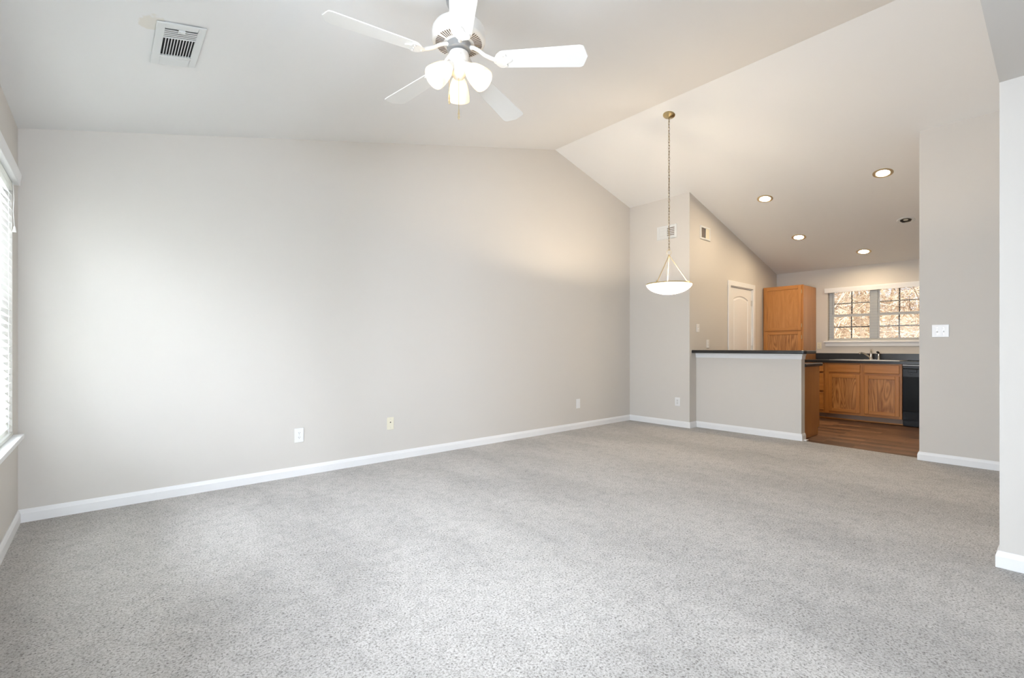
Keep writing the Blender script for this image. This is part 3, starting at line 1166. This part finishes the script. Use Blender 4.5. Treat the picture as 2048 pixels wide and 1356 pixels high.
plate_thing('wall_outlet', (KX, -1.650, 1.140), (-1, 0, 0), .068, .112, 'almond outlet between the pantry cabinet and kitchen window', 'outlet', 'duplex', 'plate_almond')

# ------------------------------------------------------------------ vents
# square ceiling register (left slope): local frame u = down the slope direction x, v = y, n = down
sl = Vector((1, 0, S1)).normalized()
vv = Vector((0, 1, 0))
nn = vv.cross(sl).normalized()
if nn.z > 0:
    nn = -nn
vc = Vector((.704, -1.337, zceil(.704)))


def place(pu, pv, pn):
    return vc + sl * pu + vv * pv + nn * pn


cv = thing('ceiling_vent', tuple(vc), 'square white air register in the ceiling at upper left', 'vent')


def obox(mb, u0, u1, v0, v1, n0, n1):
    r = lambda n_: [place(u0, v0, n_), place(u1, v0, n_), place(u1, v1, n_), place(u0, v1, n_)]
    mb.loft([r(n0), r(n1)])


HU, HV = .104, .214
GU, G0, G1 = .069, -.168, .105
mb = MB()
for (u0, u1, v0, v1) in ((-HU, -GU, -HV, HV), (GU, HU, -HV, HV), (-GU, GU, -HV, G0), (-GU, GU, G1, HV)):
    obox(mb, u0, u1, v0, v1, .0006, .009)
mb.build('frame', 'vent_white', cv, bevel=.004)
mb = MB()
obox(mb, -GU, GU, G0, G1, .0006, .0012)
mb.build('duct_opening', 'dark_slot', cv)
mb = MB()
for i in range(10):
    uc = -GU + .0125 + i * .01255
    mb.loft([[place(uc - .0030, -.085, .009), place(uc + .0012, -.085, .009), place(uc + .0042, -.085, .002), place(uc + .0018, -.085, .002)],
             [place(uc - .0030, G1, .009), place(uc + .0012, G1, .009), place(uc + .0042, G1, .002), place(uc + .0018, G1, .002)]])
mb.build('louvers', 'vent_white', cv)
mb = MB()
for i in range(5):
    v0 = G0 + .010 + i * .0165
    mb.loft([[place(-GU, v0, .009), place(-GU, v0 + .009, .009), place(-GU, v0 + .013, .002), place(-GU, v0 + .004, .002)],
             [place(GU, v0, .009), place(GU, v0 + .009, .009), place(GU, v0 + .013, .002), place(GU, v0 + .004, .002)]])
mb.build('end_louvers', 'vent_white', cv)
mb = MB()
obox(mb, -GU, GU, -.088, -.082, .0012, .011)
mb.build('crossbar', 'vent_white', cv)
mb = MB()
obox(mb, -GU - .003, GU + .003, G1 - .004, G1 + .004, .0085, .0115)
mb.build('crossbar', 'vent_white', cv)
mb = MB()
obox(mb, -GU - .003, GU + .003, G1 + .022, G1 + .027, .0085, .0105)
mb.build('crossbar', 'vent_white', cv)
mb = MB()
obox(mb, -.014, .014, G0 - .006, G0 + .018, .009, .017)
mb.build('damper_lever', 'vent_white', cv, bevel=.002)


def wall_vent(c, n, wd, ht, label, gl, gr, gz, nl, dark, left_closed):
    c, n = Vector(c), Vector(n)
    u = Vector((0, 0, 1)).cross(n).normalized()
    z = Vector((0, 0, 1))
    t = thing('wall_vent', tuple(c), label, 'vent')

    def bx(mb, u0, u1, z0, z1, n0, n1):
        mb.box(c + u * u0 + z * z0 + n * n0, c + u * u1 + z * z1 + n * n1)
    mb = MB()
    W, H = wd / 2, ht / 2
    bx(mb, -W, gl, -H, H, .0006, .010)
    bx(mb, gr, W, -H, H, .0006, .010)
    bx(mb, gl, gr, gz, H, .0006, .010)
    bx(mb, gl, gr, -H, -gz, .0006, .010)
    mb.build('frame', 'vent_white', t, bevel=.003)
    mb = MB()
    bx(mb, gl, gr, -gz, gz, .0006, .0012)
    mb.build('duct_opening', dark, t)
    return t, bx


t, bx = wall_vent((BX, -.634, 2.763), (-1, 0, 0), .315, .190, 'white wall register behind the pendant chain', -.122, .122, .066, 5, 'slot_brown', True)
mb = MB()
for i in range(6):
    z0 = -.064 + i * .0245
    bx(mb, .004, .122, z0, z0 + .0115, .002, .0095)
bx(mb, -.004, .004, -.066, .066, .0012, .0100)
mb.build('louvers', 'vent_white', t)
mb = MB()
for i in range(6):
    z0 = -.066 + i * .022
    bx(mb, -.122, -.004, z0, z0 + .0205, .0012, .0085)
mb.build('closed_louvers', 'vent_white', t)
t, bx = wall_vent((6.957, Y1, 2.752), (0, -1, 0), .288, .190, 'almond wall register high on the kitchen side wall', -.115, .115, .069, 5, 'slot_brown', True)
mb = MB()
for i in range(7):
    u0 = -.113 + i * .0165
    bx(mb, u0, u0 + .0022, -.069, .069, .0012, .0035)
bx(mb, .000, .006, -.069, .069, .0012, .0100)
mb.build('louvers', 'grey_metal', t)
mb = MB()
for i in range(5):
    u0 = .006 + i * .0218
    bx(mb, u0, u0 + .0205, -.069, .069, .0012, .0090)
mb.build('closed_louvers', 'plate_almond', t)

# ------------------------------------------------------------------ recessed lights on the right slope
dn = Vector((-S2, 0, -1)).normalized()      # normal pointing into the room
rot = Vector((0, 0, 1)).rotation_difference(dn).to_matrix().to_4x4()


def can_light(x, y, label, lit=True, first=None):
    c = Vector((x, y, zceil(x)))
    t = thing('recessed_light', tuple(c), label, 'ceiling light', 'recessed lights in the kitchen ceiling')
    M = Matrix.Translation(c) @ rot
    mb = MB()
    mb.lathe([(.064, .0006), (.096, .0006), (.096, .003), (.088, .007), (.070, .008), (.063, .004), (.063, .0006)], 40, M)
    mb.build('trim_ring', 'can_trim' if lit else 'vent_white', t)
    if lit:
        mb = MB()
        mb.lathe([(0, .004), (.040, .0038), (.056, .0028), (.062, .001)], 32, M)
        mb.build('lamp_face', 'bulb_can', t)
    else:
        mb = MB()
        mb.lathe([(.0635, .0035), (.060, .0012), (.040, .0010), (0, .0010)], 32, M)
        mb.build('reflector', 'can_reflector', t)
        mb = MB()
        mb.lathe([(.026, .0014), (.055, .0014), (.058, .0022), (.060, .0012)], 32, M @ Matrix.Translation((.012, 0, 0)))
        mb.build('baffle', 'dark_slot', t)
    return t


can_light(7.116, -3.000, 'lit recessed ceiling light nearest the right wall')
can_light(7.100, -1.740, 'lit recessed ceiling light nearest the pendant lamp')
can_light(8.319, -1.750, 'lit recessed ceiling light above the pantry door')
can_light(9.092, -2.378, 'lit recessed ceiling light above the kitchen sink')
can_light(8.319, -3.003, 'unlit silver recessed ceiling light beside the right wall edge', False)

# ------------------------------------------------------------------ pendant lamp
px, py = 5.079, -1.533
pz = zceil(px)
pd = thing('pendant_lamp', (px, py, pz), 'glass bowl pendant hanging on a long brass chain', 'pendant lamp')
mb = MB()
mb.lathe([(0, .034), (.010, .034), (.020, .026), (.050, .016), (.063, .006), (.064, .0006), (0, .0006)], 32, Matrix.Translation((px, py, pz)) @ rot)
mb.tube([(px, py, pz - .025), (px, py, pz - .045)], .006, 10)
mb.build('canopy', 'brass', pd)
mb = MB()
zt_, zb_ = pz - .040, 2.175
NL = 44
pitch = (zt_ - zb_) / NL
for i in range(NL):
    zc_ = zt_ - (i + .5) * pitch
    h2, w2 = pitch * .5 + .0045, .0085
    ang = (PI / 2 if i % 2 else 0) + random.uniform(-.3, .3)
    pts = []
    for k in range(12):
        a = 2 * PI * k / 12
        r_ = w2 * math.cos(a)
        pts.append((px + r_ * math.cos(ang), py + r_ * math.sin(ang), zc_ + h2 * math.sin(a)))
    mb.tube(pts, .0021, 5, closed=True)
mb.build('chain', 'bronze_chain', pd)
mb = MB()
pts = []
for i in range(120):
    t_ = i / 119
    a = t_ * 26
    pts.append((px + .006 * math.cos(a), py + .006 * math.sin(a), zt_ + (zb_ - .01 - zt_) * t_))
mb.tube(pts, .0019, 5)
mb.build('wire', 'brass_pale', pd)
mb = MB()
pts = [(px + .024 * math.cos(2 * PI * k / 20) * .758, py - .024 * math.cos(2 * PI * k / 20) * .652, 2.150 + .030 * math.sin(2 * PI * k / 20)) for k in range(20)]
mb.tube(pts, .0026, 6, closed=True)
mb.lathe([(0, 2.125), (.007, 2.125), (.010, 2.118), (.012, 2.100), (.006, 2.090), (0, 2.090)], 16, Matrix.Translation((px, py, 0)))
mb.build('hanging_loop', 'brass_pale', pd)
BR = .2425
zrim = 1.800
va = math.atan2(-4.3224 - py, .4209 - px)      # bearing towards the viewpoint
az = [va + PI + .08, va - math.radians(32), va + math.radians(112)]
for a in az:
    mb = MB()
    mb.tube([(px + .008 * math.cos(a), py + .008 * math.sin(a), 2.108), (px + .9 * BR * math.cos(a), py + .9 * BR * math.sin(a), zrim + .016)], .0042, 8)
    mb.build('rod', 'brass_pale', pd)
for a in az:
    mb = MB()
    q = Vector((px + .93 * BR * math.cos(a), py + .93 * BR * math.sin(a), zrim + .010))
    mb.tube([q + Vector((0, 0, .016)), q - Vector((0, 0, .012))], .010, 10)
    dr = Vector((math.cos(a), math.sin(a), 0))
    mb.tube([q - dr * .012 - Vector((0, 0, .006)), q + dr * .032 - Vector((0, 0, .012))], .0075, 10)
    mb.build('rim_clip', 'brass', pd)
mb = MB()
prof = []
for i in range(13):
    t_ = i / 12
    r_ = BR * .985 * math.sin(t_ * PI / 2)
    prof.append((r_, zrim - .108 * math.cos(t_ * PI / 2) ** 1.15))
prof2 = [(r_ * .98, z_ + .004) for r_, z_ in reversed(prof)]
mb.lathe(prof + prof2, 48, Matrix.Translation((px, py, 0)))
mb.build('glass_bowl', 'bowl_glass', pd)
mb = MB()
mb.lathe([(BR * .975, zrim - .004), (BR, zrim - .004), (BR * 1.01, zrim + .001), (BR, zrim + .007), (BR * .975, zrim + .007), (BR * .975, zrim - .004)], 48, Matrix.Translation((px, py, 0)))
mb.build('rim', 'brass', pd)
for a in (va + .8, va + .8 + PI):
    mb = MB()
    mb.lathe([(0, 1.775)] + [(.028 * math.sin(PI * i / 8), 1.775 - .028 * (1 - math.cos(PI * i / 8)) * 1.0) for i in range(1, 8)] + [(0, 1.719)], 16, Matrix.Translation((px + .06 * math.cos(a), py + .06 * math.sin(a), .012)))
    mb.build('bulb', 'bulb_pendant', pd)

# ------------------------------------------------------------------ ceiling fan
fx, fy, fz = 1.8055, -2.292, 2.594
zt_ = zceil(fx)
fan = thing('ceiling_fan', (fx, fy, zt_), 'white five blade ceiling fan with three lit glass shades', 'ceiling fan')
F = Matrix.Translation((fx, fy, 0))
rl = Vector((0, 0, 1)).rotation_difference(nn).to_matrix().to_4x4()
mb = MB()
mb.lathe([(0, 2.842), (.022, 2.842), (.050, 2.860), (.064, 2.89), (.068, 2.925), (.068, zt_ + .014), (0, zt_ + .014)], 32, F)
mb.build('canopy', 'grey_metal', fan)  # grey material paints shade onto the canopy
mb = MB()
mb.tube([(fx, fy, 2.79), (fx, fy, 2.87)], .014, 14)
mb.build('downrod', 'fan_white', fan)
mb = MB()
mb.lathe([(.014, 2.800), (.045, 2.799), (.075, 2.793), (.105, 2.780), (.126, 2.764), (.135, 2.750), (.138, 2.736), (.138, 2.700), (.134, 2.690), (.126, 2.685), (.075, 2.680), (.0, 2.680)], 56, F)
motor = mb.build('motor_housing', 'fan_white', fan)
mb = MB()
for k in range(56):
    a = 2 * PI * k / 56
    if k % 14 == 0:
        continue
    u_ = Vector((math.cos(a), math.sin(a), 0))
    t_ = Vector((-math.sin(a), math.cos(a), 0))
    p0, p1 = Vector((fx, fy, 2.6805)) + u_ * .080, Vector((fx, fy, 2.6845)) + u_ * .119
    q = []
    for dz in (0, -.0022):
        q.append([p0 + t_ * .0014 + Vector((0, 0, dz)), p1 + t_ * .0028 + Vector((0, 0, dz)), p1 - t_ * .0028 + Vector((0, 0, dz)), p0 - t_ * .0014 + Vector((0, 0, dz))])
    mb.loft(q)
mb.build('vent_slots', 'slot_brown', motor)
mb = MB()
mb.lathe([(0, 2.679), (.062, 2.679), (.064, 2.672), (.060, 2.648), (.040, 2.640), (0, 2.640)], 40, F)
mb.build('flywheel', 'grey_metal', fan)  # grey stands in for shading on the pale underside
PH = math.radians(166.05)
TILT = Matrix.Rotation(.0373, 4, 'X') @ Matrix.Rotation(.0429, 4, 'Y')
RT = .66
PITCH = math.radians(-11)
for k in range(5):
    a = PH + k * 2 * PI / 5
    M = Matrix.Translation((fx, fy, fz)) @ TILT @ Matrix.Rotation(a, 4, 'Z')
    MP = M @ Matrix.Rotation(PITCH, 4, 'X')
    # blade outline: rounded root, tapering sides, moulded tip with a small point
    r0 = .205
    out = []
    wr, wt = .052, .070

    def hw(r_):
        return wr + (wt - wr) * (r_ - r0) / (RT - r0)
    side = []
    for i in range(7):
        t_ = i / 6 * PI / 2
        side.append((r0 + .035 - .035 * math.cos(t_), (hw(r0 + .035)) * (.35 + .65 * math.sin(t_))))
    for i in range(1, 8):
        r_ = r0 + .035 + (RT - .042 - r0 - .035) * i / 7
        side.append((r_, hw(r_)))
    for t_ in (.25, .5, .75, 1.0):
        side.append((RT - .042 + .024 * math.sin(t_ * PI / 2), wt - .016 * (1 - math.cos(t_ * PI / 2)) - .002))
    side += [(RT - .010, wt * .42), (RT - .006, wt * .22), (RT, 0.0)]
    poly = [(x_, y_) for x_, y_ in side] + [(x_, -y_) for x_, y_ in reversed(side[:-1])]
    mb = MB()
    rings = []
    for dz, ins in ((.0028, .0015), (.0018, 0), (-.0018, 0), (-.0028, .0015)):
        rings.append([MP @ Vector((x_ - (ins if x_ > .4 else -ins), y_ - math.copysign(ins, y_) if abs(y_) > .004 else y_, dz)) for x_, y_ in poly])
    mb.loft(rings)
    bl = mb.build('blade', 'fan_white', fan)
    # blade iron: cast bracket under the root and a swan-neck arm to the flywheel
    mb = MB()
    mb.tube([M @ Vector(p) for p in ((.050, 0, .068), (.075, 0, .066), (.105, 0, .050), (.135, 0, .026), (.165, 0, .010), (.200, 0, -.004))], [.011, .0105, .0095, .0095, .0105, .009], 10)
    br = [(.185, .012), (.195, .022), (.203, .036), (.215, .047), (.232, .049), (.246, .044), (.252, .034), (.249, .024), (.258, .016), (.272, .010), (.280, 0)]
    bp = br + [(x_, -y_) for x_, y_ in reversed(br[:-1])]
    mb.loft([[MP @ Vector((x_, y_, -.0032)) for x_, y_ in bp], [MP @ Vector((x_, y_ * .96, -.0085)) for x_, y_ in bp]])
    for y_ in (-.028, 0, .028):
        mb.lathe([(0, -.0115), (.004, -.011), (.005, -.0085)], 10, MP @ Matrix.Translation((.235, y_, 0)))
    mb.build('blade_iron', 'fan_white', bl)
# light kit
mb = MB()
mb.lathe([(0, 2.645), (.030, 2.645), (.032, 2.640), (.048, 2.634), (.051, 2.628), (.051, 2.585), (.049, 2.581), (.051, 2.577), (.051, 2.566), (.046, 2.548), (.036, 2.522), (.026, 2.508), (.012, 2.500), (0, 2.499)], 40, F)
kit = mb.build('light_kit', 'fan_white', fan)
for a in (.5, 2.2, 4.3, 5.4):
    mb = MB()
    p = Vector((fx + .0505 * math.cos(a), fy + .0505 * math.sin(a), 2.607))
    dr = Vector((math.cos(a), math.sin(a), 0))
    mb.tube([p - dr * .002, p + dr * .003], .0032, 8)
    mb.build('set_screw', 'steel', kit)
va = math.atan2(-4.3224 - fy, .4209 - fx)
for a in (va + PI, va + PI / 3 + .03, va - PI / 3 - .03):
    tl = math.radians(45)
    dr = Vector((math.cos(a) * math.sin(tl), math.sin(a) * math.sin(tl), -math.cos(tl)))
    neck = Vector((fx + .050 * math.cos(a), fy + .050 * math.sin(a), 2.553))
    M = Matrix.Translation(neck) @ Vector((0, 0, 1)).rotation_difference(dr).to_matrix().to_4x4()
    mb = MB()
    mb.lathe([(0, -.022), (.018, -.020), (.024, -.008), (.027, .004), (.027, .014), (.020, .016), (0, .016)], 24, M)
    mb.build('socket_cup', 'fan_white', kit)
    mb = MB()
    prof = [(.025, .010), (.031, .018), (.039, .032), (.046, .052), (.052, .076), (.056, .100), (.058, .120), (.058, .128)]
    inn = [(r_ - .003, z_) for r_, z_ in reversed(prof)]
    mb.lathe(prof + [(.0565, .1295)] + inn, 36, M)
    sh = mb.build('glass_shade', 'frosted_shade', kit)
    mb = MB()
    mb.lathe([(.010, .016), (.012, .034), (.020, .054), (.0285, .074), (.030, .086), (.026, .100), (.014, .110), (0, .113)], 20, M)
    mb.build('bulb', 'bulb_fan', sh)
# pull chains
for (dx, dy, z1_, z0_, nm) in ((math.cos(va) * .012, math.sin(va) * .012, 2.505, 2.288, 'a'), (math.cos(va - 1.2) * .052, math.sin(va - 1.2) * .052, 2.57, 2.36, 'b')):
    mb = MB()
    mb.tube([(fx + dx, fy + dy, z1_), (fx + dx, fy + dy, z0_ + .05)], .0011, 6)
    pc_ = mb.build('pull_chain', 'brass', kit)
    mb = MB()
    mb.lathe([(0, z0_ + .050), (.003, z0_ + .049), (.0035, z0_ + .036), (.0055, z0_ + .028), (.003, z0_ + .020), (.006, z0_ + .010), (.003, z0_), (0, z0_)], 12, Matrix.Translation((fx + dx, fy + dy, 0)))
    mb.build('pull_fob', 'brass_pale', pc_)

# ------------------------------------------------------------------ outdoors beyond the kitchen window
mb = MB()
NX, NY = 34, 30
vsx, fsx = [], []
for i in range(NX + 1):
    for j in range(NY + 1):
        x_ = KX + .3 + (45 * (i / NX) ** 1.4)
        y_ = -26 + 48 * j / NY
        h_ = -.35 + .105 * max(0, x_ - 12) + .18 * math.sin(x_ * .9 + y_ * .5) + .12 * math.sin(y_ * 1.3 - x_ * .4)
        vsx.append((x_, y_, h_))
for i in range(NX):
    for j in range(NY):
        a = i * (NY + 1) + j
        fsx.append((a, a + NY + 1, a + NY + 2, a + 1))
mb.add(vsx, fsx, True)
struct('ground', mb, 'leaf_litter', 'leaf covered bank rising outside the kitchen window', 'ground')


def gh(x_, y_):
    return -.35 + .105 * max(0, x_ - 12) + .18 * math.sin(x_ * .9 + y_ * .5) + .12 * math.sin(y_ * 1.3 - x_ * .4)


rng = random.Random(11)
mb = MB()


def stem(p, d_, L, r_, wob, n=5, droop=.1):
    pts = [p]
    for k in range(n):
        d_ = (d_ + Vector((rng.uniform(-wob, wob), rng.uniform(-wob, wob), rng.uniform(-wob - droop, wob * .6)))).normalized()
        pts.append(pts[-1] + d_ * L / n)
    mb.tube(pts, [r_ * (1 - .75 * k / n) for k in range(n + 1)], 4)
    return pts


for i in range(46):          # slim trunks with forking limbs
    x_ = rng.uniform(14, 34)
    cy = -4.3224 + (-2.387 + 4.3224) * (x_ - .42) / 9.16
    y_ = cy + rng.uniform(-1, 1) * (1.5 + .14 * x_)
    r_ = rng.uniform(.025, .09)
    tp = stem(Vector((x_, y_, gh(x_, y_) - .1)), Vector((rng.uniform(-.25, .25), rng.uniform(-.3, .3), 1)).normalized(), rng.uniform(5, 8), r_, .10, 6, 0)
    for k in range(14):
        j = rng.randint(1, 5)
        q = stem(tp[j], Vector((rng.uniform(-1, 1), rng.uniform(-1, 1), rng.uniform(-.4, .7))).normalized(), rng.uniform(1, 2.6), r_ * .35, .3, 5, .05)
        for m_ in range(4):
            stem(q[rng.randint(1, 4)], Vector((rng.uniform(-1, 1), rng.uniform(-1, 1), rng.uniform(-.5, .7))).normalized(), rng.uniform(.5, 1.2), r_ * .16, .35, 4, .05)
for i in range(4600):        # briars and dry stems
    x_ = rng.uniform(12.5, 30)
    cy = -4.3224 + (-2.387 + 4.3224) * (x_ - .42) / 9.16
    y_ = cy + rng.uniform(-1, 1) * (1.6 + .12 * x_)
    z_ = gh(x_, y_) - .05 + max(0, rng.uniform(-1.4, 2.4))
    stem(Vector((x_, y_, z_)), Vector((rng.uniform(-.9, .9), rng.uniform(-.9, .9), rng.uniform(-.1, 1))).normalized(), rng.uniform(.7, 2.2), rng.uniform(.005, .016), .35, 4, .15)
tag(mb.build('woodland_thicket', 'twigs'), 'tangle of bare sunlit trees and brush outside the kitchen window', 'woods', kind='stuff')
